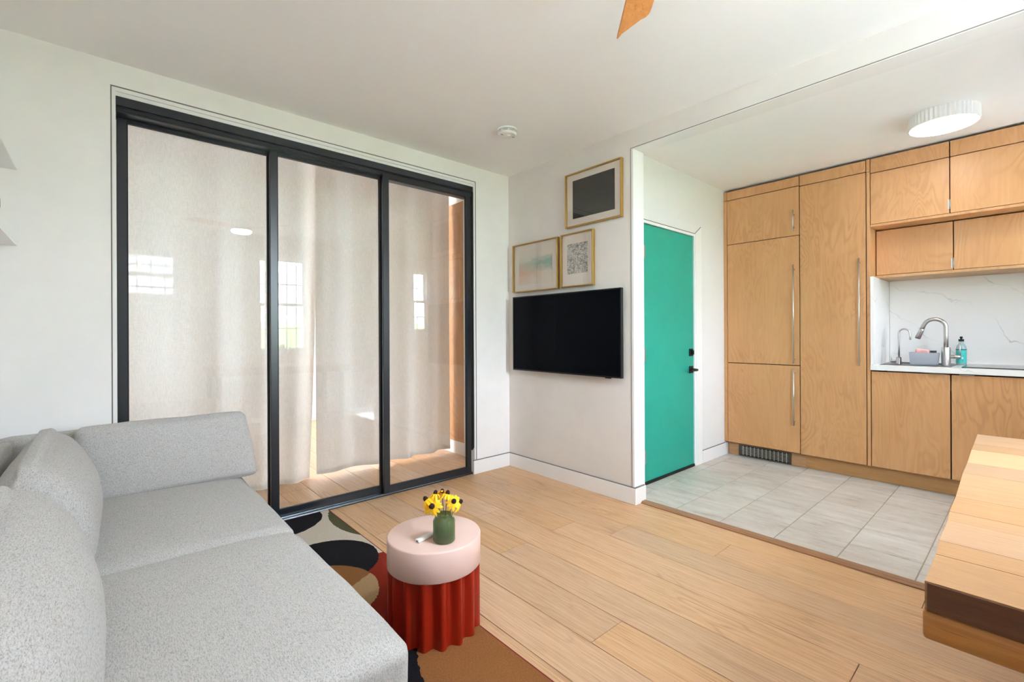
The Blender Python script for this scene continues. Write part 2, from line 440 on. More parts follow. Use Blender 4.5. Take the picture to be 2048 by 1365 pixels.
# ---- kitchen floor: every tile its own piece
kfloor = struct('floor_kitchen', B((.80, 1.25, .121, 2.32, -.05, -.003), (1.25, XR, .05, 2.32, -.05, -.003)), M_grout, 'grey stone tile floor of the kitchen')
tx = [1.095, 1.19, 1.486, 1.767, 2.067, 2.364, 2.666, 2.964, 3.262, 3.56, XR]
ty = [.085, .36, .657, .955, 1.255, 1.555, 1.853]
for a, b in zip(tx, tx[1:]):
    for c, d in zip(ty, ty[1:]):
        box('tile', (a + .0026, b - .0026, c + .0026, d - .0026, -.004, random.uniform(-.0006, 0.0002)), M_tile, kfloor, bevel=.0012)
thr = struct('trim_1', prism([(.046, 0), (.112, 0), (.112, .006), (.098, .013), (.060, .013), (.046, .006)], 'yz', 1.28, XR), M_thr, 'oak threshold strip between plank floor and kitchen tiles')

# ---- living room walls and ceiling
SY0, SY1, SZ = -2.614, -.357, 2.383            # sliding door opening
struct('wall_left', B((-.15, 0, YC - .15, SY0, 0, 2.74), (-.15, 0, SY0, SY1, SZ, 2.74), (-.15, 0, SY1, 0, 0, 2.74)), M_wall, 'off-white plaster wall around the sliding glass doors')
struct('wall_back', B((-.15, 1.243, 0, .12, 0, H), (-.15, 0, 0, .12, H, 2.74), (1.243, XR, 0, .12, 2.374, H)), M_wall_dim, 'plaster wall, coloured darker for its shade, that carries the television and reaches over the kitchen opening')
struct('wall_front', B((0, XR + .15, YC - .15, YC, 0, H)), M_wall, 'off-white plaster wall behind the sofa')
def holed_wall_x(x0, x1, y0, y1, z1, holes):
    bs = []; y = y0
    for (a, b, c, d) in sorted(holes):
        bs += [(x0, x1, y, a, 0, z1), (x0, x1, a, b, 0, c), (x0, x1, a, b, d, z1)]; y = b
    return B(*bs, (x0, x1, y, y1, 0, z1))
struct('wall_right', holed_wall_x(XR, XR + .15, YC, 2.44, H, [WIN1, WIN2]), M_white, 'white wall with two barred sash windows beside the table')
struct('ceiling', B((0, XR + .15, YC - .15, .12, H, H + .1)), M_ceil, 'white living room ceiling')

# ---- kitchen shell
DY0, DY1, DZ = .375, 1.152, 1.968
struct('wall_kitchen_left', B((.975, 1.095, .12, DY0, 0, HK), (.975, 1.095, DY0, DY1, DZ, HK), (.975, 1.095, DY1, 2.32, 0, HK)), M_white, 'white kitchen wall around the green door')
struct('wall_kitchen_back', B((.80, XR, 2.32, 2.44, 0, HK)), M_white, 'white kitchen wall behind the cabinets')
struct('ceiling_kitchen', B((.80, XR, .12, 2.44, HK, HK + .13)), M_ceil, 'white kitchen ceiling with the round lamp')
struct('wall_hall', B((0, .975, .12, .2, 0, HK), (.80, .86, .2, 2.44, 0, HK)), M_white, 'white wall behind the green door')

# ---- bedroom shell beyond the glass
HB = 2.62
struct('wall_bedroom_far', holed_wall_x(XB - .15, XB, YC, .6, HB, [WIN3]), M_white, 'white bedroom wall with a window seen through the curtain')
struct('wall_bedroom_side', B((XB, WIN_ADDED[0], YC - .15, YC, 0, HB), (WIN_ADDED[0], WIN_ADDED[1], YC - .15, YC, 0, WIN_ADDED[2]), (WIN_ADDED[0], WIN_ADDED[1], YC - .15, YC, WIN_ADDED[3], HB), (WIN_ADDED[1], -.15, YC - .15, YC, 0, HB)), M_white, 'white bedroom side wall')
struct('wall_bedroom_closet', B((XB, 0, .5, .6, 0, HB + .12), (-.15, 0, .12, .5, 0, HB + .12)), M_white, 'white bedroom wall behind the plywood wardrobe')
struct('ceiling_bedroom', B((XB - .15, -.15, YC - .15, .6, HB, HB + .1)), M_ceil, 'white bedroom ceiling beyond the glass')

# ---- baseboards with a dark shadow reveal on top
def baseboard(name, boxes, beads, label):
    o = struct(name, B(*boxes, bevel=.0015), M_trim, label)
    put('shadow_reveal', B(*beads), M_bead, o)
baseboard('baseboard_left', [(0, .016, SY1 - .04, -.0, 0, .108)], [(0, .013, SY1 - .04, 0, .108, .1115)], 'white baseboard beside the sliding doors')
baseboard('baseboard_back', [(.016, 1.28, -.016, 0, 0, .108), (1.262, 1.28, 0, .108, 0, .108)], [(.013, 1.276, -.013, 0, .108, .1115), (1.262, 1.276, 0, .104, .108, .1115)], 'white baseboard below the television wrapping the wall end')
baseboard('baseboard_kitchen', [(1.095, 1.107, 1.275, 1.775, 0, .108)], [(1.095, 1.105, 1.275, 1.72, .108, .1115)], 'white baseboard between the green door and the cabinets')
baseboard('baseboard_front', [(2.15, XR, YC, YC + .016, 0, .108)], [(2.15, XR, YC, YC + .013, .108, .1115)], 'white baseboard at the end of the sofa wall')

# ---- trims
t2 = struct('trim_2', B((-.15, -.004, SY0 + .003, SY0 + .018, 0, SZ - .003), (-.15, -.004, SY1 - .018, SY1 - .003, .112, SZ - .003),
                        (-.15, -.004, SY0 + .018, SY1 - .018, SZ - .022, SZ - .003), (-.15, -.010, SY0 + .018, SY1 - .018, SZ - .045, SZ - .0235)), M_trim, 'white liner around the sliding door opening')
put('shadow_reveal', B((-.03, .0008, SY0 - .002, SY0 + .003, 0, SZ + .001), (-.03, .0008, SY1 - .003, SY1 + .001, .112, SZ + .001), (-.03, .0008, SY0 + .003, SY1 - .003, SZ - .003, SZ + .001)), M_bead, t2)
t3 = struct('trim_3', B((1.246, 1.262, -.002, .122, .0, 2.3675), (1.246, XR, -.0015, .122, 2.3675, 2.372)), M_trim, 'white lining of the kitchen opening')
put('shadow_reveal', B((1.242, 1.246, -.0028, .03, .112, 2.375), (1.246, XR, -.0028, .03, 2.372, 2.376)), M_bead, t3)
t4 = struct('trim_4', prism([(1.166, 0), (1.272, 0), (1.272, 2.062), (1.166, 1.992)], 'yz', 1.095, 1.103), M_trim, 'white casing around the green door')
put('head_casing', prism([(.16, 1.992), (1.160, 1.992), (1.264, 2.062), (.16, 2.062)], 'yz', 1.095, 1.0975), M_white, t4)
put('head_lining', B((1.07, 1.099, .16, 1.166, DZ - .002, 1.988)), M_trim, t4)
put('jamb_lining', B((1.06, 1.097, 1.1505, 1.166, 0, 1.968), (1.06, 1.097, .36, .3765, 0, 1.968)), M_trim, t4)
put('shadow_reveal', B((1.095, 1.0985, .16, 1.162, 1.988, 1.9925)), M_gap, t4)
put('mitre_gap', prism([(1.160, 1.990), (1.166, 1.990), (1.270, 2.061), (1.264, 2.063)], 'yz', 1.095, 1.0985), M_gap, t4)

# ---- sash windows
def sash_window(name, wall, w, label, axis='x', out=1):
    a0, a1, z0, z1 = w
    o = thing(name, ((wall, (a0 + a1) / 2, z0) if axis == 'x' else ((a0 + a1) / 2, wall, z0)), label, None, kind='structure')
    pl = 'yz' if axis == 'x' else 'xz'
    def D(p, q): return (wall + out * p, wall + out * q) if out > 0 else (wall + out * q, wall + out * p)
    def bx(p, q, a, b, c, d):
        h = D(p, q); return (h[0], h[1], a, b, c, d) if axis == 'x' else (a, b, h[0], h[1], c, d)
    h = D(.03, .13); put('frame', ring(pl, h[0], h[1], a0, a1, z0, z1, .025), M_trim, o)
    zm = z0 + (z1 - z0) * .5
    h = D(.095, .12); s1 = put('upper_sash', ring(pl, h[0], h[1], a0 + .025, a1 - .025, zm - .02, z1 - .025, .03), M_trim, o)
    put('pane', B(bx(.105, .109, a0 + .055, a1 - .055, zm + .01, z1 - .055)), M_winglass, s1)
    h = D(.06, .085); s2 = put('lower_sash', ring(pl, h[0], h[1], a0 + .025, a1 - .025, z0 + .025, zm + .02, .03), M_trim, o)
    put('pane', B(bx(.07, .074, a0 + .055, a1 - .055, z0 + .055, zm - .01)), M_winglass, s2)
    put('sill', B(bx(-.03, .03, a0 - .03, a1 + .03, z0 - .03, z0)), M_trim, o)
    n = max(2, round((a1 - a0) / .13))
    for k in range(1, n):
        y = a0 + (a1 - a0) * k / n
        put('security_bar', B(bx(.136, .146, y - .006, y + .006, z0, z1)), M_blackm, o)
    for z in (z0 + (z1 - z0) * .25, z0 + (z1 - z0) * .72):
        put('security_bar', B(bx(.146, .152, a0, a1, z - .008, z + .008)), M_blackm, o)
    return o
sash_window('window_1', XR, WIN1, 'white barred sash window above the wooden table')
sash_window('window_2', XR, WIN2, 'white barred sash window at the end of the kitchen')
sash_window('window_3', XB, WIN3, 'bedroom sash window behind the linen curtain', 'x', -1)

sash_window('added_window', YC, WIN_ADDED, 'unseen sash window added in the bedroom side wall for light', 'y', -1)

# ---- sliding glass doors
tr = thing('trim_5', (-.06, -1.49, 0), 'black aluminium head track and floor track of the sliding doors', None, kind='structure')
put('head_track', B((-.135, -.003, SY0 + .018, SY1 - .026, 2.292, 2.338), (-.135, -.012, SY0 + .0205, SY1 - .029, 2.262, 2.292), bevel=.002), M_black, tr)
put('head_groove', B((-.0125, -.0085, SY0 + .021, SY1 - .03, 2.283, 2.286), (-.0125, -.0085, SY0 + .021, SY1 - .03, 2.269, 2.272)), M_blackm, tr)
put('floor_track', B((-.135, -.004, SY0 + .018, SY1 - .026, 0, .007)), M_black, tr)
for x in (-.021, -.064, -.106): put('track_rail', B((x - .004, x + .004, SY0 + .018, SY1 - .026, .007, .012)), M_alu, tr)
put('jamb_seal', prism([(SY1 - .034, .19), (SY1 - .018, .21), (SY1 - .018, 2.30), (SY1 - .034, 2.30)], 'yz', -.055, -.012), M_blackm, tr)
def slide_panel(name, x0, x1, y0, y1, label):
    o = thing(name, ((x0 + x1) / 2, (y0 + y1) / 2, .012), label, None, kind='structure')
    z0, z1, sw = .0125, 2.275, .042
    put('stile', B((x0, x1, y0, y0 + sw, z0, z1), bevel=.002), M_black, o)
    put('stile', B((x0, x1, y1 - sw, y1, z0, z1), bevel=.002), M_black, o)
    put('rail', B((x0, x1, y0 + sw, y1 - sw, z0, z0 + .05), bevel=.002), M_black, o)
    put('rail', B((x0, x1, y0 + sw, y1 - sw, z1 - .03, z1), bevel=.002), M_black, o)
    xm = (x0 + x1) / 2
    put('glazing_bead', ring('yz', xm - .006, xm + .011, y0 + sw - .002, y1 - sw + .002, z0 + .046, z1 - .027, .006), M_blackm, o)
    put('pane', B((xm - .003, xm + .003, y0 + sw, y1 - sw, z0 + .05, z1 - .03)), M_glass, o)
slide_panel('door_2', -.035, -.007, -1.166, -.405, 'black-framed sliding glass door panel nearest the television wall')
slide_panel('door_3', -.078, -.050, -1.882, -1.128, 'black-framed sliding glass door panel between the other two')
slide_panel('door_4', -.120, -.092, -2.592, -1.842, 'black-framed sliding glass door panel behind the sofa end')

# ---- green entry door
d1 = thing('door_1', (1.08, .766, 0), 'green painted entry door with black lock and lever', None, kind='structure')
box('leaf', (1.045, 1.088, .380, 1.147, .018, 1.962), M_green, d1, bevel=.002)
box('door_sweep', (1.05, 1.096, .378, 1.149, -.002, .0185), M_blackm, d1)
for z in (1.75, .975, .205):
    h = put('hinge', B((1.086, 1.0905, .382, .408, z - .05, z + .05)), M_hinge, d1)
    put('hinge_pin', tube([(1.0935, .381, z - .052), (1.0935, .381, z + .052)], .0065, 10), M_hinge, h, SM)
db = box('deadbolt', (1.0885, 1.097, 1.068, 1.128, .942, 1.005), M_blackm, d1, bevel=.002)
box('thumb_turn', (1.097, 1.118, 1.092, 1.104, .955, .992), M_blackm, db, bevel=.002)
lv = box('lever_rose', (1.0885, 1.097, 1.066, 1.128, .797, .858), M_blackm, d1, bevel=.002)
put('lever', tube([(1.096, 1.098, .828), (1.14, 1.098, .828), (1.15, 1.09, .828), (1.152, .995, .828)], [.011, .011, .011, .009], 10), M_blackm, lv, SM)

# ---- window light glimpses: curtains in the bedroom
def curtain(name, y0, y1, zt, zb, label, ph, edge0=0.0, edge1=0.0, xoff=-.72):
    ny, nz = int((y1 - y0) / .010), 30
    bm = bmesh.new(); g = []
    for j in range(nz + 1):
        t = j / nz; z = zt + (zb - zt) * t; row = []
        for i in range(ny + 1):
            s = i / ny; y = y0 + (y1 - y0) * s
            a = .015 + .015 * t
            w = y * 2 * PI / .31 + ph + 1.3 * math.sin(y * 4.3 + ph) + .25 * math.sin(t * 3 + y * 5)
            x = xoff + a * math.sin(w) + .003 * math.sin(1.9 * w + ph) + .014 * math.sin(y * 3.7 + ph) + .0012 * math.sin(y * 61 + ph)
            yy = y + (edge0 * (1 - s) ** 6 + edge1 * s ** 6) * t * t + .004 * math.sin(t * 4 + ph)
            row.append(bm.verts.new((x, yy, z + .006 * math.sin(y * 5 + ph) * t)))
        g.append(row)
    for j in range(nz):
        for i in range(ny): bm.faces.new((g[j][i], g[j][i + 1], g[j + 1][i + 1], g[j + 1][i]))
    hem = bmesh.new(); hv = []
    for i in range(ny + 1):
        p = g[nz][i].co; q = g[nz - 1][i].co; u = (q - p).normalized()
        hv.append((hem.verts.new(p + Vector((.002, 0, .0))), hem.verts.new(p + u * .035 + Vector((.002, 0, 0)))))
    for a, b in zip(hv, hv[1:]): hem.faces.new((a[0], b[0], b[1], a[1]))
    o = put(name, bm, M_curt, None, PI, label=label, cat='curtain', group='linen curtains in the bedroom')
    put('hem', hem, M_curt, o, PI)
curtain('linen_curtain', -2.98, -1.365, 2.60, .006, 'long pale linen curtain hanging behind the two door panels by the sofa', .4, 0, -.055, -.768)
curtain('linen_curtain', -1.395, -.165, 2.60, .040, 'shorter pale linen curtain hanging next to the plywood wardrobe', 2.2, 0, 0, -.695)
cr = box('curtain_rail', (-.79, -.67, -3.0, -.14, 2.602, 2.619), M_trim, None, label='white ceiling curtain rail above the linen curtains', cat='curtain rail')

wd = thing('wardrobe', (-1.3, .16, 0), 'birch plywood wardrobe on a white plinth beyond the sliding glass', 'wardrobe')
box('body', (-2.4, -.36, -.108, .48, .12, 2.38), M_gap, wd)
for k in range(3):
    box('door', (-2.4 + k * .68 + .002, -2.4 + (k + 1) * .68 - .002, -.13, -.11, .122, 2.378), M_ply, wd, bevel=.001)
box('plinth', (-2.4, -.36, -.125, .48, 0, .118), M_trim, wd)
box('top_filler', (-2.4, -.36, -.09, .48, 2.385, 2.615), M_trim, wd)

# ================================================================ KITCHEN
FY = 1.72                                       # plane of the cabinet fronts
def bar_handle(parent, x, z0, z1):
    h = put('handle', tube([(x, FY - .033, z0), (x, FY - .033, z1)], .0052, 12), M_steel, parent, SM)
    for z in (z0 + .035, z1 - .035): put('handle_post', tube([(x, FY - .033, z), (x, FY + .001, z)], .004, 8), M_steel, h, SM)
def front(name, parent, x0, x1, z0, z1, y=FY): return box(name, (x0 + .0008, x1 - .0008, y, y + .019, z0 + .0008, z1 - .0008), M_ply, parent, bevel=.0012)

fr = thing('refrigerator_cabinet', (1.41, 2.0, 0), 'tall birch plywood refrigerator cabinet with three handled doors beside the white wall', 'cabinet')
box('body', (1.100, 1.7255, FY + .021, 2.31, .118, 2.452), M_gap, fr)
box('filler_strip', (1.0965, 1.1265, FY + .001, FY + .02, .125, 2.366), M_ply, fr, bevel=.001)
box('filler_strip', (1.0965, 1.1265, FY + .001, FY + .02, 2.371, 2.452), M_ply, fr, bevel=.001)
front('crown_panel', fr, 1.1295, 1.7255, 2.369, 2.449)
for z0, z1, h0, h1 in ((1.957, 2.365, 1.987, 2.164), (.863, 1.953, .879, 1.705), (.124, .858, .357, .833)):
    d = front('door', fr, 1.1295, 1.7245, z0, z1); bar_handle(d, 1.688, h0, h1)

pn = thing('pantry_cabinet', (1.95, 2.0, 0), 'tall birch plywood pantry cabinet with one full height door and a long steel handle', 'cabinet')
box('body', (1.7265, 2.180, FY + .021, 2.31, .118, 2.452), M_gap, pn)
front('crown_panel', pn, 1.7295, 2.1765, 2.363, 2.451)
d = front('door', pn, 1.7295, 2.1765, .121, 2.359); bar_handle(d, 2.138, .88, 1.708)
box('gable', (2.1815, 2.2025, FY - .001, 2.315, .119, 2.356), M_ply, pn, bevel=.001)
box('gable_cap', (2.1815, 2.2025, FY - .001, 2.315, 2.358, 2.454), M_ply, pn, bevel=.001)

UX = [2.2045, 2.6465, 3.19, 3.745]
for k in range(3):
    x0, x1 = UX[k], UX[k + 1]
    u = thing('upper_cabinet', ((x0 + x1) / 2, 2.0, 1.937), ('deep birch plywood upper cabinet under the ceiling, next to the pantry', 'deep birch plywood upper cabinet under the ceiling, above the cooktop', 'deep birch plywood upper cabinet under the ceiling, at the window wall')[k], 'cabinet', 'deep upper cabinets under the kitchen ceiling')
    box('body', (x0, x1, FY + .021, 2.31, 1.955, 2.452), M_gap, u)
    box('underside', (x0, x1, FY + .0, 2.31, 1.936, 1.954), M_ply, u)
    front('crown_panel', u, x0 + .0015, x1 - .0025, 2.345, 2.453)
    front('door', u, x0 + .0015, x1 - .0025, 1.956, 2.341)
    if k == 0:
        h = box('hinge', (x1 - .011, x1 - .003, FY - .004, FY + .001, 1.985, 2.048), M_hinge, u)
        put('hinge_pin', tube([(x1, FY - .004, 1.983), (x1, FY - .004, 2.05)], .0035, 8), M_hinge, h, SM)
    LY = 1.90
    w = thing('shallow_cabinet', ((x0 + x1) / 2, 2.1, 1.56), ('shallow birch plywood wall cabinet hung above the faucet, next to the pantry', 'shallow birch plywood wall cabinet hung above the cooktop', 'shallow birch plywood wall cabinet hung by the kitchen window')[k], 'cabinet', 'shallow wall cabinets above the worktop')
    box('body', (x0, x1, LY + .021, 2.31, 1.582, 1.934), M_gap, w)
    box('underside', (x0, x1, LY + .0, 2.31, 1.562, 1.581), M_plyedge, w)
    front('door', w, x0 + .003, x1 - .001, 1.583, 1.929, LY)
    if k == 0:
        h = box('hinge', (x1 - .011, x1 - .003, LY - .004, LY + .001, 1.595, 1.665), M_hinge, w)
        put('hinge_pin', tube([(x1 + .001, LY - .004, 1.593), (x1 + .001, LY - .004, 1.667)], .0035, 8), M_hinge, h, SM)
    b = thing('base_cabinet', ((x0 + x1) / 2, 2.0, 0), ('birch plywood base cabinet under the sink', 'birch plywood base cabinet under the cooktop', 'birch plywood base cabinet under the kitchen window')[k], 'cabinet', 'base cabinets under the worktop')
    box('body', (x0, x1, FY + .021, 2.31, .118, .69 if k == 0 else .851), M_gap, b)
    front('door', b, x0 + .003, x1 - .0025, .121, .842)
    a = (2.54, 2.69, 3.25)[k]
    box('tab_pull', (a, a + .072, FY - .012, FY + .004, .8425, .8455), M_steel, b)
tk = thing('kick_board', (2.4, 1.78, 0), 'long oak kick board under the cabinets with a steel vent grille', 'kick board')
box('board', (1.108, 1.7505, 1.78, 1.795, .001, .117), M_toe, tk)
box('board', (1.7515, XR - .002, 1.78, 1.795, .001, .117), M_toe, tk)
gr = put('vent_grille', ring('xz', 1.772, 1.7795, 1.205, 1.642, .004, .103, .022, .008), M_darksteel, tk)
put('grille_opening', B((1.226, 1.621, 1.7785, 1.7798, .011, .096)), M_gap, gr)
for k in range(12):
    x = 1.226 + (1.621 - 1.226) * (k + .5) / 12
    put('grille_bar', B((x - .0035, x + .0035, 1.7725, 1.778, .012, .095)), M_hinge, gr)
for k in range(1, 7):
    z = .011 + .085 * k / 7
    put('grille_bar', B((1.227, 1.62, 1.774, 1.777, z - .002, z + .002)), M_hinge, gr)

SKX0, SKX1, SKY0, SKY1 = 2.275, 2.615, 2.03, 2.25
wt = put('worktop', B((2.204, SKX0, 1.703, 2.294, .852, .89), (SKX1, XR - .002, 1.703, 2.294, .852, .89), (SKX0, SKX1, 1.703, SKY0, .852, .89), (SKX0, SKX1, SKY1, 2.294, .852, .89)), M_marble, None,
         label='white quartz worktop with faint veins over the base cabinets', cat='worktop')
bs = thing('backsplash', (2.9, 2.30, .89), 'white veined quartz backsplash above the worktop', 'backsplash')
box('slab', (2.224, XR - .002, 2.296, 2.318, .891, 1.561), M_marble, bs)
box('side_slab', (2.2035, 2.2225, 1.715, 2.318, .891, 1.560), M_marble, bs)
sk = thing('sink', (2.46, 2.05, .89), 'stainless steel sink with a flat deck set in the worktop', 'sink')
put('deck', B((2.245, SKX0, 1.80, 2.275, .8903, .8925), (SKX1, 2.643, 1.80, 2.275, .8903, .8925), (SKX0, SKX1, 1.80, SKY0, .8903, .8925), (SKX0, SKX1, SKY1, 2.275, .8903, .8925)), M_darksteel, sk)
put('basin', B((SKX0 + .001, SKX0 + .004, SKY0 + .001, SKY1 - .001, .70, .8903), (SKX1 - .004, SKX1 - .001, SKY0 + .001, SKY1 - .001, .70, .8903), (SKX0 + .004, SKX1 - .004, SKY0 + .001, SKY0 + .004, .70, .8903), (SKX0 + .004, SKX1 - .004, SKY1 - .004, SKY1 - .001, .70, .8903), (SKX0 + .001, SKX1 - .001, SKY0 + .001, SKY1 - .001, .697, .70)), M_steel, sk)
put('drain', lathe(2.46, 2.14, [(0, .703), (.035, .703), (.04, .7005)], 24), M_darksteel, sk, SM)

def arc(c, r, a0, a1, n, ax=(1, 0, 0), az=(0, 0, 1)):
    c, ax, az = Vector(c), Vector(ax), Vector(az)
    return [c + ax * r * math.cos(a0 + (a1 - a0) * k / n) + az * r * math.sin(a0 + (a1 - a0) * k / n) for k in range(n + 1)]
DK = .8925
fx, fy = 2.602, 1.95
fa = thing('kitchen_faucet', (fx, fy, DK), 'brushed steel pull-down kitchen faucet with a high arched spout at the sink', 'faucet')
put('base', lathe(fx, fy, [(.0, DK), (.026, DK), (.026, 1.02), (.023, 1.026), (0, 1.026)], 28), M_steel, fa, SM)
sp = [Vector((fx, fy, 1.02)), Vector((fx, fy, 1.10)), Vector((fx, fy, 1.17))] + arc((fx - .062, fy, 1.17), .062, 0, math.radians(160), 14)[1:]
end = sp[-1]; dr = Vector((-math.sin(math.radians(160)), 0, math.cos(math.radians(160)))).normalized()
sp.append(end + dr * .03)
put('spout', tube(sp, .0135, 16), M_steel, fa, SM)
hd = put('spray_head', tube([end + dr * .031, end + dr * .04, end + dr * .105], [.0145, .016, .0175], 16), M_steel, fa, SM)
put('spray_nozzle', tube([end + dr * .1055, end + dr * .109], .015, 16), M_blackm, hd, SM)
put('spray_button', B((end.x - .033, end.x - .021, fy - .006, fy + .006, end.z - .085, end.z - .045), bevel=.002), M_darksteel, hd)
hb = put('handle', tube([(fx + .024, fy, .958), (fx + .078, fy, .958)], .0135, 16), M_steel, fa, SM)
put('lever', tube([(fx + .072, fy, .968), (fx + .074, fy, 1.05)], .0042, 10), M_steel, hb, SM)

qx, qy = 2.335, 1.95
ff = thing('filter_tap', (qx, qy, DK), 'slim steel drinking water tap beside the tall faucet', 'tap')
put('base', lathe(qx, qy, [(0, DK), (.017, DK), (.017, .942), (.012, .947), (0, .947)], 20), M_steel, ff, SM)
put('spout', tube([(qx, qy, .945), (qx, qy, 1.05), (qx, qy, 1.13)] + arc((qx + .032, qy, 1.13), .032, PI, math.radians(12), 14)[1:] + [(qx + .066, qy, 1.105), (qx + .068, qy, 1.078)], [.006] * 3 + [.0055] * 15 + [.006], 12), M_steel, ff, SM)
hq = put('handle', tube([(qx - .015, qy, .914), (qx - .05, qy, .914)], .009, 12), M_steel, ff, SM)
put('lever', tube([(qx - .044, qy, .92), (qx - .047, qy, .955)], .003, 8), M_steel, hq, SM)

cd = thing('sink_caddy', (2.485, 1.93, DK), 'grey plastic sink caddy beside the kitchen faucet', 'caddy')
bm = bmesh.new()
def taper(x0, x1, y0, y1, z0, z1, d):
    vs = [bm.verts.new(p) for p in ((x0 + d, y0 + d, z0), (x1 - d, y0 + d, z0), (x1 - d, y1 - d, z0), (x0 + d, y1 - d, z0), (x0, y0, z1), (x1, y0, z1), (x1, y1, z1), (x0, y1, z1))]
    return vs
o_ = taper(2.402, 2.566, 1.885, 1.972, .900, .985, .006); i_ = taper(2.407, 2.561, 1.890, 1.967, .905, .985, .006)
for f in ((3, 2, 1, 0), (0, 1, 5, 4), (1, 2, 6, 5), (2, 3, 7, 6), (3, 0, 4, 7)):
    bm.faces.new([o_[k] for k in f]); bm.faces.new([i_[k] for k in f[::-1]])
for k in range(4): bm.faces.new((o_[4 + k], o_[4 + (k + 1) % 4], i_[4 + (k + 1) % 4], i_[4 + k]))
put('tray', bm, M_grey, cd)
box('foot', (2.412, 2.556, 1.895, 1.962, DK, .8998), M_grey, cd)
put('divider', B((2.522, 2.525, 1.8975, 1.9595, .9055, .982)), M_grey, cd)
rot = Matrix.Rotation(math.radians(7), 3, 'Y')
spg = cushion((2.474, 1.928, .980), (.038, .018, .030), .006, (0, 0, 0), 6, .0008, 40, rot)
put('sponge', spg, M_sponge, None, PI, label='pink sponge sticking out of the grey sink caddy', cat='sponge')
br = thing('dish_brush', (2.543, 1.93, .908), 'grey dish brush lying in the caddy next to the sponge', 'brush')
put('handle', tube([(2.543, 1.93, .912), (2.541, 1.93, .96), (2.535, 1.93, .985)], [.008, .009, .012], 10), M_grey, br, SM)
put('bristles', lathe(2.535, 1.93, [(0, .986), (.018, .986), (.019, 1.0), (0, 1.001)], 16), M_darksteel, br, SM)

bx_, by_ = 2.668, 2.13
sb = thing('soap_bottle', (bx_, by_, .89), 'turquoise dish soap bottle with a black cap behind the faucet handle', 'bottle')
t_ = NT('bottle_plastic'); M_bottle = t_.done(t_.bsdf(rgb(206, 228, 230), .25, 0, .5, None, Transmission_Weight=.5))
t_ = NT('soap_label'); v_ = t_.coord(); ln = t_.noise(t_.mapping(v_, (240, 240, 75)), 1, 1)
M_soap = t_.done(t_.bsdf(t_.mix(t_.math('MULTIPLY_ADD', ln, 6, -3.7, clamp=True), rgb(70, 196, 190), rgb(22, 108, 104)), .45))
put('bottle', lathe(bx_, by_, [(0, .8932), (.026, .8932), (.029, .897), (.029, 1.012), (.026, 1.03), (.017, 1.045), (.012, 1.055), (.0115, 1.066), (0, 1.066)], 28), M_bottle, sb, SM)
lb = put('label', lathe(bx_, by_, [(.0294, .906), (.0296, .906), (.0296, 1.010), (.0294, 1.010)], 28), M_soap, sb, SM)
put('label_band', lathe(bx_, by_, [(.0297, 1.003), (.0299, 1.003), (.0299, 1.0095), (.0297, 1.0095)], 28), plain('label_dark_green', rgb(16, 88, 84), .5), lb, SM)
put('label_seal', tube([(bx_ + .008, by_ - .0285, .944), (bx_ + .0085, by_ - .0305, .944)], .0055, 16), M_plastic, lb)
put('cap', lathe(bx_, by_, [(0, 1.0665), (.0155, 1.0665), (.0155, 1.083), (.006, 1.084), (.006, 1.089), (.0095, 1.094), (.0085, 1.101), (.004, 1.104), (0, 1.104)], 24), M_blackm, sb, SM)

ck = thing('cooktop', (3.0, 2.0, .89), 'black glass cooktop set on the white worktop', 'cooktop')
box('glass_plate', (2.695, 3.29, 1.785, 2.26, .8903, .896), plain('black_glass', rgb(12, 12, 14), .06), ck, bevel=.001)
put('cooking_zone', lathe(2.85, 1.91, [(.088, .8961), (.088, .8964), (.09, .8964), (.09, .8961)], 40), M_hinge, ck)
put('cooking_zone', lathe(3.13, 1.91, [(.072, .8961), (.072, .8964), (.074, .8964), (.074, .8961)], 40), M_hinge, ck)
put('cooking_zone', lathe(2.85, 2.13, [(.072, .8961), (.072, .8964), (.074, .8964), (.074, .8961)], 40), M_hinge, ck)
put('cooking_zone', lathe(3.13, 2.13, [(.088, .8961), (.088, .8964), (.09, .8964), (.09, .8961)], 40), M_hinge, ck)

# ---- lamps on the ceilings
cl = thing('ceiling_lamp', (2.665, 1.19, 2.40), 'round white ribbed ceiling lamp glowing above the kitchen floor', 'lamp')
put('drum', lathe(2.665, 1.19, [(.150, 2.4705), (.163, 2.4705), (.163, 2.396), (.158, 2.394), (.157, 2.402), (.157, 2.4695)], 192, rfun=lambda r, a: r + (.0022 * math.cos(a * 48) if r > .16 else 0)), M_plastic, cl, SM)
put('diffuser', lathe(2.665, 1.19, [(0, 2.397), (.1565, 2.397), (.1565, 2.402), (0, 2.402)], 64), M_lamp_k, cl, SM)

hx, hy = 2.385, -1.525
cf = thing('ceiling_fan', (hx, hy, 2.2), 'ceiling fan with orange-brown wooden blades and a small lamp', 'fan')
put('canopy', lathe(hx, hy, [(0, H - .0005), (.07, H - .0005), (.068, H - .03), (.03, H - .05), (.014, H - .055), (.014, 2.36), (0, 2.36)], 32), M_plastic, cf, SM)
put('motor', lathe(hx, hy, [(0, 2.375), (.05, 2.375), (.095, 2.352), (.10, 2.31), (.10, 2.285), (.085, 2.268), (0, 2.268)], 40), M_plastic, cf, SM)
lk = put('lamp_housing', lathe(hx, hy, [(.05, 2.2678), (.098, 2.2678), (.098, 2.258), (.0945, 2.256), (.0945, 2.262)], 40), M_plastic, cf, SM)
put('lamp_diffuser', lathe(hx, hy, [(0, 2.222), (.05, 2.224), (.082, 2.229), (.0925, 2.237), (.0940, 2.2565), (0, 2.2595)], 40), M_lamp_f, lk, SM)
a0 = math.atan2(.722, -.692)
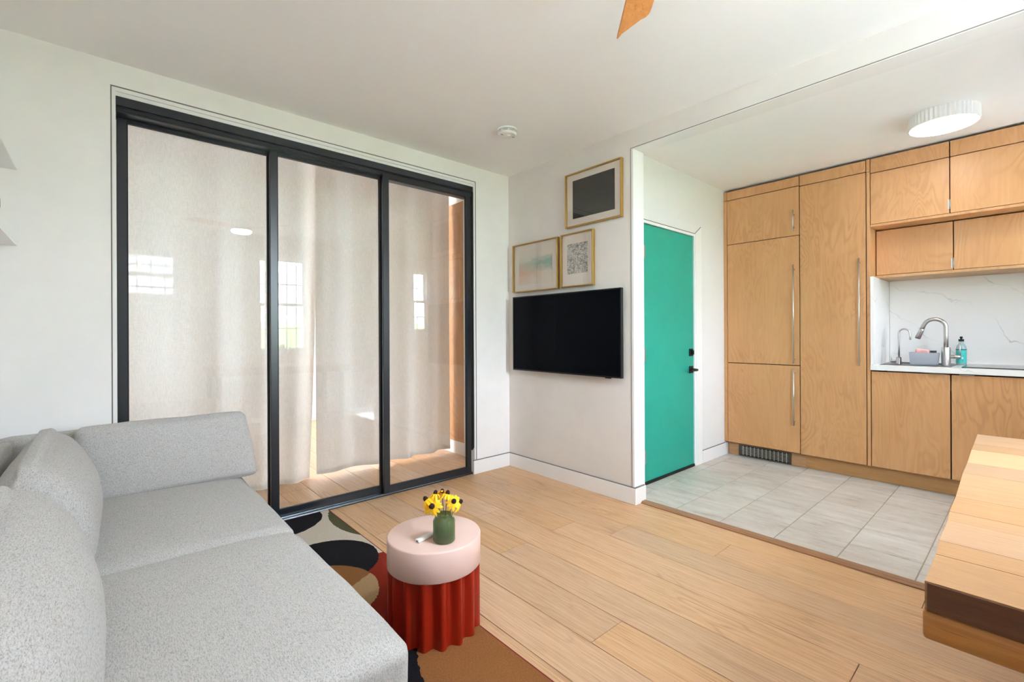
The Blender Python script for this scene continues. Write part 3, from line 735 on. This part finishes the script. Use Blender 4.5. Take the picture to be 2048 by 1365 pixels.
for k in range(3):
    a = a0 + k * 2 * PI / 3
    out = [(.085, -.035), (.2, -.046), (.34, -.052), (.42, -.052), (.446, -.049), (.458, -.040), (.468, -.02), (.52, .035), (.541, .046), (.546, .0495), (.544, .0525), (.50, .0525), (.34, .051), (.2, .046), (.085, .035)]
    bm = prism(out, 'xy', -.004, .004, bevel=.0015)
    for v in bm.verts: v.co.z += -v.co.y * .22
    bmesh.ops.rotate(bm, verts=bm.verts[:], cent=(0, 0, 0), matrix=Matrix.Rotation(a, 3, 'Z'))
    bmesh.ops.translate(bm, verts=bm.verts[:], vec=(hx, hy, 2.285))
    put('blade', bm, M_orange, cf)

sd = thing('smoke_detector', (.70, -.62, 2.46), 'round white smoke detector on the living room ceiling', 'smoke detector')
sx_, sy_ = .70, -.62
put('base', lathe(sx_, sy_, [(0, H - .0005), (.066, H - .0005), (.066, H - .012), (.0, H - .012)], 48), M_plastic, sd, SM)
put('vent_core', lathe(sx_, sy_, [(0, H - .0125), (.056, H - .0125), (.056, H - .027), (0, H - .027)], 40), M_gap, sd, SM)
for z in (H - .0145, H - .0205, H - .0265):
    put('vent_ring', lathe(sx_, sy_, [(.05, z), (.062, z), (.062, z - .0025), (.05, z - .0025)], 40), M_plastic, sd, SM)
for k in range(8):
    a = k * PI / 4 + .2
    put('vent_post', tube([(sx_ + .058 * math.cos(a), sy_ + .058 * math.sin(a), H - .012), (sx_ + .058 * math.cos(a), sy_ + .058 * math.sin(a), H - .03)], .005, 8), M_plastic, sd, SM)
cp = put('cap', lathe(sx_, sy_, [(0, H - .029), (.062, H - .029), (.061, H - .034), (.054, H - .041), (.03, H - .0435), (0, H - .0435)], 48), M_plastic, sd, SM)
put('test_button', tube([(sx_ + .012, sy_ + .0, H - .0435), (sx_ + .012, sy_, H - .046)], .012, 20), M_plastic, cp, SM)
for dx, dy in ((-.005, -.040), (.012, .042)):
    put('marking', B((sx_ + dx - .004, sx_ + dx + .004, sy_ + dy - .009, sy_ + dy + .009, H - .0432, H - .0418)), plain('grey_print', rgb(110, 108, 104), .6), cp)

# ================================================================ THE TELEVISION WALL
tv = thing('television', (.655, -.03, .82), 'black flat screen television mounted on the plaster wall', 'television')
box('wall_mount', (.45, .86, -.028, -.001, 1.0, 1.3), M_blackm, tv)
box('case', (.111, 1.199, -.052, -.028, .835, 1.446), M_tvb, tv, bevel=.002)
box('screen', (.119, 1.191, -.0532, -.0522, .846, 1.438), M_tv, tv)
put('bezel', ring('xz', -.0545, -.0522, .111, 1.199, .835, 1.446, .008), M_tvb, tv)
box('receiver', (1.06, 1.105, -.050, -.036, .828, .8355), M_tvb, tv, bevel=.001)

def picture(x0, x1, z0, z1, label, prn, mw, mh, cz=0):
    o = thing('picture_frame', ((x0 + x1) / 2, -.015, z0), label, 'picture frame', 'gold framed pictures above the television')
    put('frame', ring('xz', -.030, -.001, x0, x1, z0, z1, .009, bevel=.0015), M_gold, o)
    box('mat_board', (x0 + .008, x1 - .008, -.012, -.008, z0 + .008, z1 - .008), M_mat, o)
    cx, cz_ = (x0 + x1) / 2, (z0 + z1) / 2 + cz
    box('print', (cx - mw / 2, cx + mw / 2, -.0135, -.0122, cz_ - mh / 2, cz_ + mh / 2), prn, o)
    box('pane', (x0 + .009, x1 - .009, -.0215, -.0195, z0 + .009, z1 - .009), M_glass, o)
t_ = NT('dark_print'); v_ = t_.coord(); n1 = t_.noise(t_.mapping(v_, (4, 1, 9), (0, 0, 0), (0, .5, 0)), 2, 4, .6, 1.5)
M_p1 = t_.done(t_.bsdf(t_.ramp(n1, [(.3, rgb(14, 14, 13)), (.55, rgb(34, 33, 30)), (.72, rgb(24, 24, 22))]), .5))
t_ = NT('pastel_print'); v_ = t_.coord(); sxy = t_.n('ShaderNodeSeparateXYZ'); t_.l(v_, sxy.inputs[0])
n1 = t_.noise(t_.mapping(v_, (6, 1, 20)), 1.3, 5, .6, .5); n2 = t_.noise(t_.mapping(v_, (9, 1, 14), (3, 0, 7)), 1.6, 4, .6, .6)
zz = t_.math('ADD', sxy.outputs[2], t_.math('MULTIPLY_ADD', n1, .16, -.08))
teal = t_.math('SUBTRACT', 1, t_.math('MULTIPLY', t_.math('ABSOLUTE', t_.math('SUBTRACT', zz, .02)), 13), clamp=True)
teal = t_.math('MULTIPLY', teal, t_.math('MULTIPLY_ADD', sxy.outputs[0], 2.2, .75, clamp=True))
org = t_.math('SUBTRACT', 1, t_.math('MULTIPLY', t_.math('ABSOLUTE', t_.math('ADD', zz, .05)), 9), clamp=True)
org = t_.math('MULTIPLY', org, t_.math('MULTIPLY_ADD', sxy.outputs[0], -3.2, .42, clamp=True))
c_ = t_.mix(t_.math('MULTIPLY', teal, .85), rgb(232, 222, 208), rgb(120, 178, 162))
c_ = t_.mix(t_.math('MULTIPLY', org, .8), c_, rgb(226, 168, 128))
c_ = t_.mix(t_.math('MULTIPLY', t_.math('MULTIPLY_ADD', n2, 9, -5.6, clamp=True), t_.math('MULTIPLY', teal, .9)), c_, rgb(226, 140, 116))
M_p2 = t_.done(t_.bsdf(c_, .7))
t_ = NT('scribble_print'); v_ = t_.coord()
l1 = t_.noise(t_.mapping(v_, (26, 1, 80)), 1, 2, .6, 1.2); l2 = t_.noise(t_.mapping(v_, (90, 1, 24)), 1, 2, .6, 1.0); l3 = t_.noise(v_, 11, 2)
k1 = t_.math('SUBTRACT', 1, t_.math('MULTIPLY', t_.math('ABSOLUTE', t_.math('SUBTRACT', l1, .5)), 20), clamp=True)
k2 = t_.math('SUBTRACT', 1, t_.math('MULTIPLY', t_.math('ABSOLUTE', t_.math('SUBTRACT', l2, .5)), 20), clamp=True)
kk = t_.math('MULTIPLY', t_.math('MAXIMUM', k1, k2), t_.math('MULTIPLY_ADD', l3, 3.2, -.6, clamp=True))
M_p3 = t_.done(t_.bsdf(t_.mix(kk, rgb(226, 222, 214), rgb(40, 40, 40)), .7))
picture(.680, 1.186, 1.930, 2.330, 'gold framed picture of a dark charcoal field, hung highest', M_p1, .378, .283, .004)
picture(.080, .598, 1.484, 1.886, 'gold framed landscape picture in pale peach and teal over the television', M_p2, .385, .285)
picture(.629, .942, 1.487, 1.888, 'small upright gold framed picture of black scribbled lines', M_p3, .195, .225, .01)

# ---- shelves on the wall behind the sofa
for z, hh, lab in ((1.886, .113, 'thin white metal shelf in the corner, the upper of two'), (1.544, .114, 'thin white metal shelf in the corner, the lower of two')):
    o = thing('wall_shelf', (.6, YC + .07, z), lab, 'shelf', 'white shelves behind the sofa')
    box('board', (.0035, 1.0, YC + .001, -2.936, z, z + .004), M_trim, o)
    bm = prism([(YC + .001, z), (-2.930, z), (-2.9275, z + .004), (-2.9275, z + hh - .008), (-2.9345, z + hh), (YC + .001, z + hh)], 'yz', .0005, .0035)
    put('end_flange', bm, M_trim, o)
    put('back_flange', B((.0035, 1.0, YC + .001, YC + .004, z + .0042, z + hh)), M_trim, o)
put('red_ornament', lathe(.485, -2.957, [(0, 1.5485), (.016, 1.5485), (.023, 1.556), (.018, 1.585), (.024, 1.62), (.024, 1.65), (.012, 1.68), (0, 1.685)], 20), plain('dark_red_glaze', rgb(120, 18, 18), .35), None, SM, label='small dark red ornament standing on the lower white shelf', cat='ornament')

# ================================================================ LIVING ROOM FURNITURE
RX0, RX1, RY0, RY1 = .004, 2.45, -2.95, -1.562
rug = thing('rug', ((RX0 + RX1) / 2, (RY0 + RY1) / 2, 0), 'patterned rug with black, cream, olive, rust and brown discs under the sofa', 'rug')
pile = box('pile', (RX0, RX1, RY0, RY1, .0005, .010), rug_mat((RX0 + RX1) / 2, (RY0 + RY1) / 2), rug, bevel=.002)
M_bind = speckled('dark_red_binding', rgb(112, 28, 36), rgb(140, 40, 46), 300, .9, .5)
put('binding', B((RX0, RX1, RY1 - .003, RY1 + .004, .0005, .0108), (RX0 - .003, RX0 + .002, RY0, RY1 - .003, .0005, .0108), (RX1 - .002, RX1 + .003, RY0, RY1 - .003, .0005, .0108), bevel=.002), M_bind, rug)

sf = thing('sofa', (1.07, -2.55, .011), 'light grey woven fabric sofa with two deep seats', 'sofa')
put('base', cushion((1.065, -2.55, .155), (1.0, .44, .085), .02, cuts=10, amp=.001), M_sofa, sf, PI)
put('arm', cushion((.085, -2.545, .385), (.055, .455, .315), .03, (0, 0, 0), 16, .002, 5), M_sofa, sf, PI)
put('back_frame', cushion((1.105, -2.985, .385), (.965, .055, .315), .03, (0, 0, 0), 18, .002, 5), M_sofa, sf, PI)
def seat_shape(q, p):
    # soft crown, front edge rolled down
    if p.y > 0: q.z -= .018 * max(0, p.y) ** 3 * max(0, p.z)
    return q
put('seat_cushion', cushion((.633, -2.498, .320), (.493, .412, .086), .045, (.004, .01, .018), 40, .006, 3.4, None, 1, seat_shape), M_sofa, sf, PI)
put('seat_cushion', cushion((1.578, -2.500, .322), (.452, .412, .088), .050, (.004, .012, .018), 40, .006, 3.4, None, 5, seat_shape), M_sofa, sf, PI)
for x in (.12, 2.0):
    for y in (-2.92, -2.2):
        put('leg', lathe(x, y, [(0, .0105), (.018, .0105), (.024, .075), (0, .075)], 16), M_blackm, sf, SM)
rotx = lambda d: Matrix.Rotation(math.radians(d), 3, 'X')
roty = lambda d: Matrix.Rotation(math.radians(d), 3, 'Y')
G = 'loose back cushions of the grey sofa'
def end_shape(q, p):
    if p.y > 0: q.y -= .030 * p.y * p.z
    return q
def wedge(q, p):
    # thin towards the top seam, fuller low down
    if p.z > 0: q.y *= 1 - .62 * p.z ** 2
    return q
put('sofa_cushion', cushion((.226, -2.402, .562), (.066, .343, .170), .030, (.034, .004, .006), 36, .006, 4.6, roty(-7), 2, end_shape), M_sofa, None, PI, label='upright grey sofa cushion standing against the glass doors', cat='cushion', group=G)
put('sofa_cushion', cushion((.735, -2.795, .565), (.400, .098, .198), .070, (.012, .038, .014), 36, .010, 3.6, rotx(7), 3, wedge), M_sofa, None, PI, label='plump grey sofa back cushion in the corner between two others', cat='cushion', group=G)
put('sofa_cushion', cushion((1.60, -2.812, .548), (.455, .102, .197), .076, (.012, .042, .012), 36, .010, 3.2, rotx(17), 4, wedge), M_sofa, None, PI, label='slumped grey sofa back cushion behind the open end of the sofa', cat='cushion', group=G)

# ---- side table
cx, cy, zt = 1.472, -1.682, .365
st = thing('side_table', (cx, cy, .010), 'round side table with pink top drum on a fluted red base', 'side table')
prof = []
put('base', lathe(cx, cy, [(.150, .0105), (.166, .0105), (.166, .262), (.150, .262)], 240, rfun=lambda r, a: r + (.012 * math.cos(a * 16) if r > .16 else 0)), M_red, st, math.radians(50))
put('top', lathe(cx, cy, [(0, .252), (.176, .252), (.180, .256), (.180, zt - .006), (.178, zt - .002), (.174, zt), (0, zt)], 96), M_pink, st, math.radians(50))

t_ = NT('frosted_green_glass'); gcol = rgb(138, 156, 118)
df = t_.n('ShaderNodeBsdfDiffuse'); df.inputs[0].default_value = gcol
tl = t_.n('ShaderNodeBsdfTranslucent'); tl.inputs[0].default_value = rgb(174, 192, 146)
tp = t_.n('ShaderNodeBsdfTransparent'); tp.inputs[0].default_value = rgb(212, 224, 194)
gs = t_.n('ShaderNodeBsdfGlossy'); gs.inputs['Roughness'].default_value = .22
def mx_(f, a, b):
    m = t_.n('ShaderNodeMixShader'); t_.put(m.inputs[0], f); t_.l(a, m.inputs[1]); t_.l(b, m.inputs[2]); return m.outputs[0]
lw = t_.n('ShaderNodeLayerWeight'); lw.inputs['Blend'].default_value = .5
M_vase = t_.done(mx_(t_.math('MULTIPLY_ADD', t_.math('POWER', lw.outputs['Facing'], 4), .5, .05), mx_(.60, mx_(.55, df.outputs[0], tl.outputs[0]), tp.outputs[0]), gs.outputs[0]))
t_ = NT('vase_water'); M_water = t_.done(t_.bsdf(rgb(190, 214, 176), .05, 0, .5, None, Transmission_Weight=1.0, IOR=1.33))
vx, vy = 1.563, -1.696
vs = thing('vase', (vx, vy, zt), 'frosted green glass vase half filled with water on the pink table', 'vase')
z0 = zt + .0004
put('glass_body', lathe(vx, vy, [(0, z0), (.036, z0), (.0405, z0 + .005), (.041, z0 + .012), (.041, z0 + .076), (.038, z0 + .083), (.029, z0 + .087), (.0265, z0 + .090), (.0265, z0 + .099), (.0278, z0 + .101), (.0265, z0 + .103), (.0245, z0 + .102), (.0235, z0 + .088), (.035, z0 + .080), (.0378, z0 + .073), (.0378, z0 + .010), (.034, z0 + .006), (0, z0 + .006)], 56), M_vase, vs, SM)
put('water', lathe(vx, vy, [(0, z0 + .0065), (.034, z0 + .0065), (.0374, z0 + .011), (.0374, z0 + .034), (0, z0 + .034)], 40), M_water, vs, SM)

camv = (Vector((3.0346, -2.6565, 1.14)) - Vector((vx, vy, .5))).normalized()
cr_ = Vector((.66, .75, 0)).normalized()          # sideways along the picture, at the vase
FL = 'black-eyed coneflowers in the green vase'
def flower(head, axis, root, size, label, droop=.35, npet=12, seed=0):
    rnd = random.Random(seed); head = Vector(head); axis = Vector(axis).normalized()
    o = thing('coneflower', root, label, 'flower', FL)
    a = axis.orthogonal().normalized(); b = axis.cross(a)
    rootv = Vector(root); mid = (rootv + head) / 2 + (head - rootv).cross(Vector((0, 0, 1))) * .08
    neck = Vector((vx, vy, zt + .098)) + (head - Vector((vx, vy, head.z))) * .33
    pts = []
    for k in range(9):
        t = k / 8; q = (1 - t) ** 2 * rootv + 2 * t * (1 - t) * neck + t * t * (head - axis * .006); pts.append(q)
    put('stem', tube(pts, .0013, 6), M_stem, o, SM)
    bm = bmesh.new(); n = 14; prev = None
    for r, h in ((.0078, -.002), (.0092, .003), (.0085, .008), (.006, .0125), (.002, .0155), (0, .016)):
        rg = [bm.verts.new(head + axis * h * size + (a * math.cos(2 * PI * k / n) + b * math.sin(2 * PI * k / n)) * r * size) for k in range(n if r else 1)]
        if prev:
            for k in range(n):
                if len(rg) == 1: bm.faces.new((prev[k], prev[(k + 1) % n], rg[0]))
                else: bm.faces.new((prev[k], prev[(k + 1) % n], rg[(k + 1) % n], rg[k]))
        prev = rg
    put('cone', bm, M_cone, o, SM)
    for k in range(npet):
        an = 2 * PI * (k + rnd.uniform(-.25, .25)) / npet
        d = a * math.cos(an) + b * math.sin(an); s = axis.cross(d); L = .0255 * size * rnd.uniform(.85, 1.12); dr = droop + rnd.uniform(-.15, .2)
        bm = bmesh.new(); rowp = None
        for t, w in ((0, .0018), (.3, .0042), (.65, .0047), (.88, .0034), (1, .0008)):
            c = head + d * (.007 * size + L * t * (1 - .25 * dr * t)) - axis * (L * dr * t * t * 1.3) + axis * .0004
            rr = [bm.verts.new(c - s * w * size), bm.verts.new(c + axis * w * .25 * size), bm.verts.new(c + s * w * size)]
            if rowp:
                bm.faces.new((rowp[0], rowp[1], rr[1], rr[0])); bm.faces.new((rowp[1], rowp[2], rr[2], rr[1]))
            rowp = rr
        put('petal', bm, M_petal, o, PI)
def fh(side, z, dep=0): return (vx + cr_.x * side * 1.06 + camv.x * dep, vy + cr_.y * side * 1.06 + camv.y * dep, z + .014)
flower(fh(-.062, .506, .005), (-.55, -.35, .75), (vx - .012, vy - .016, zt + .009), 1.0, 'yellow coneflower with the cone turned up at the side of the lighter', .95, 11, 1)
flower(fh(-.041, .488, .022), (.55, -.75, .35), (vx - .006, vy - .014, zt + .009), 1.18, 'large yellow coneflower facing the sofa', .30, 13, 2)
flower(fh(-.030, .522, -.012), (-.25, .25, .9), (vx - .004, vy + .006, zt + .009), .95, 'yellow coneflower with an upright dark cone, drooping above the vase', .75, 11, 3)
flower(fh(.012, .524, -.006), (-.05, .35, .9), (vx + .003, vy + .004, zt + .009), .95, 'yellow coneflower standing tallest over the vase mouth', .7, 11, 4)
flower(fh(.034, .503, .016), (.72, -.3, .55), (vx + .010, vy + .004, zt + .009), 1.05, 'yellow coneflower facing the table on the window side', .35, 12, 5)
flower(fh(.053, .494, .0), (.55, .62, .55), (vx + .013, vy + .012, zt + .009), 1.05, 'yellow coneflower leaning out lowest toward the kitchen', .75, 11, 6)
flower(fh(-.006, .527, -.022), (-.6, .5, .7), (vx, vy + .012, zt + .009), .85, 'small yellow coneflower turned away toward the glass doors', .6, 10, 7)

lg = thing('lighter', (1.502, -1.742, zt), 'small white pocket lighter lying beside the green vase', 'lighter')
lm = Matrix.Rotation(math.radians(12), 3, 'Z')
def lb_(bx, mat, name, parent, bev):
    bm = B(bx, bevel=bev, seg=3); bmesh.ops.rotate(bm, verts=bm.verts[:], cent=(0, 0, 0), matrix=lm)
    bmesh.ops.translate(bm, verts=bm.verts[:], vec=(1.503, -1.742, zt + .0005)); return put(name, bm, mat, parent, SM)
bd = lb_((-.0125, .0125, -.030, .042, 0, .0125), M_plastic, 'body', lg, .005)
hd_ = lb_((-.0115, .0115, -.040, -.0302, .0005, .012), M_plastic, 'head', lg, .003)
lb_((-.004, .004, -.0405, -.0398, .004, .008), M_blackm, 'flame_port', hd_, 0)

# ---- thick wooden table by the window
M_stave = oak('pine_stave', rgb(176, 138, 98), rgb(156, 116, 78), rgb(118, 80, 50), (2.0, 22, 22), .36)
M_beam = oak('pine_beam', rgb(186, 128, 62), rgb(160, 104, 46), rgb(92, 54, 24), (1.6, 12, 12))
M_edge = oak('dark_beam_edge', rgb(92, 58, 34), rgb(74, 44, 26), rgb(44, 26, 16), (3, 10, 10))
tb = thing('dining_table', (3.3, -.93, 0), 'thick laminated wooden table top on black legs under the window', 'table')
cuts_ = [-.17, -.387, -.501, -.728, -.877, -1.145, -1.28, -1.347, -1.486, -1.562, -1.692]
xl = lambda y: 2.886 + (2.919 - 2.886) * ((y + .17) / -1.52) + .0012 * math.sin(y * 31)
for k, (a, b) in enumerate(zip(cuts_, cuts_[1:])):
    bm = prism([(xl(b), b + .0002), (XR - .004, b + .0002), (XR - .004, a - .0002), (xl(a), a - .0002)], 'xy', .704, .75 + random.uniform(-.0002, .0002), bevel=.0006)
    put('stave', bm, M_stave, tb)
for k, (a, b) in enumerate(((-.17, -.55), (-.55, -.93), (-.93, -1.31), (-1.31, -1.692))):
    put('beam', B((2.915, XR - .004, b + .0002, a - .0002, .658, .7036), bevel=.006, seg=3), M_beam, tb, SM)
put('edge_board', B((2.921, XR - .004, -1.6952, -1.6925, .7045, .7488), bevel=.0008), M_edge, tb)
for x in (3.022, 3.66):
    for y in (-1.655, -.25):
        box('leg', (x, x + .05, y, y + .05, .0005, .6575), M_blackm, tb, bevel=.002)

# ---- plant on the table (mirrored in the sliding doors)
px_, py_ = 3.52, -.86
pp = thing('potted_plant', (px_, py_, .7505), 'small leafy plant in a terracotta pot in front of the window', 'plant')
put('pot', lathe(px_, py_, [(0, .7506), (.042, .7506), (.056, .835), (.060, .838), (.060, .85), (.054, .85), (.05, .835), (0, .835)], 32), M_terra, pp, SM)
put('soil', lathe(px_, py_, [(0, .8365), (.0495, .8365), (.0495, .8375), (0, .8375)], 24), M_gap, pp)
rl = random.Random(3)
for k in range(16):
    a = rl.uniform(0, 2 * PI); L = rl.uniform(.12, .24); el = rl.uniform(.5, 1.35)
    d = Vector((math.cos(a) * math.cos(el), math.sin(a) * math.cos(el), math.sin(el))); s = d.cross(Vector((0, 0, 1))).normalized()
    if abs(d.x) > .1 and px_ + d.x * L > 3.70: d.x *= -.3
    base = Vector((px_, py_, .838)); bm = bmesh.new(); rp = None
    for t, w in ((0, .002), (.45, .003), (.6, .022), (.78, .03), (.92, .018), (1.0, .001)):
        c = base + d * L * t - Vector((0, 0, .06 * t * t * (1.3 - el)))
        rr = [bm.verts.new(c - s * w), bm.verts.new(c + Vector((0, 0, -.004))), bm.verts.new(c + s * w)]
        if rp: bm.faces.new((rp[0], rp[1], rr[1], rr[0])); bm.faces.new((rp[1], rp[2], rr[2], rr[1]))
        rp = rr
    put('leaf', bm, M_leaf, pp, PI)

# ================================================================ OUTDOORS, SEEN IN THE WINDOW PANES
M_ground = speckled('garden_ground', rgb(196, 198, 200), rgb(208, 210, 212), 3, .95)
struct('ground_garden', B((XR + .152, XR + 30, -20, 20, -.6, -.4)), M_ground, 'grey paved garden outside the windows')
struct('ground_yard', B((XB - 30, XB - .152, -20, 20, -.6, -.4)), M_ground, 'grey paved yard outside the bedroom window')
bm = cushion((XR + 7.5, -1.0, .55), (.8, 9.0, .94), .3, (0, 0, 0), 60, .22, .9)
put('hedge', bm, speckled('hedge_leaves', rgb(58, 92, 40), rgb(110, 146, 74), 14, .8, .9), None, None, label='clipped green hedge across the garden outside the window', cat='hedge')
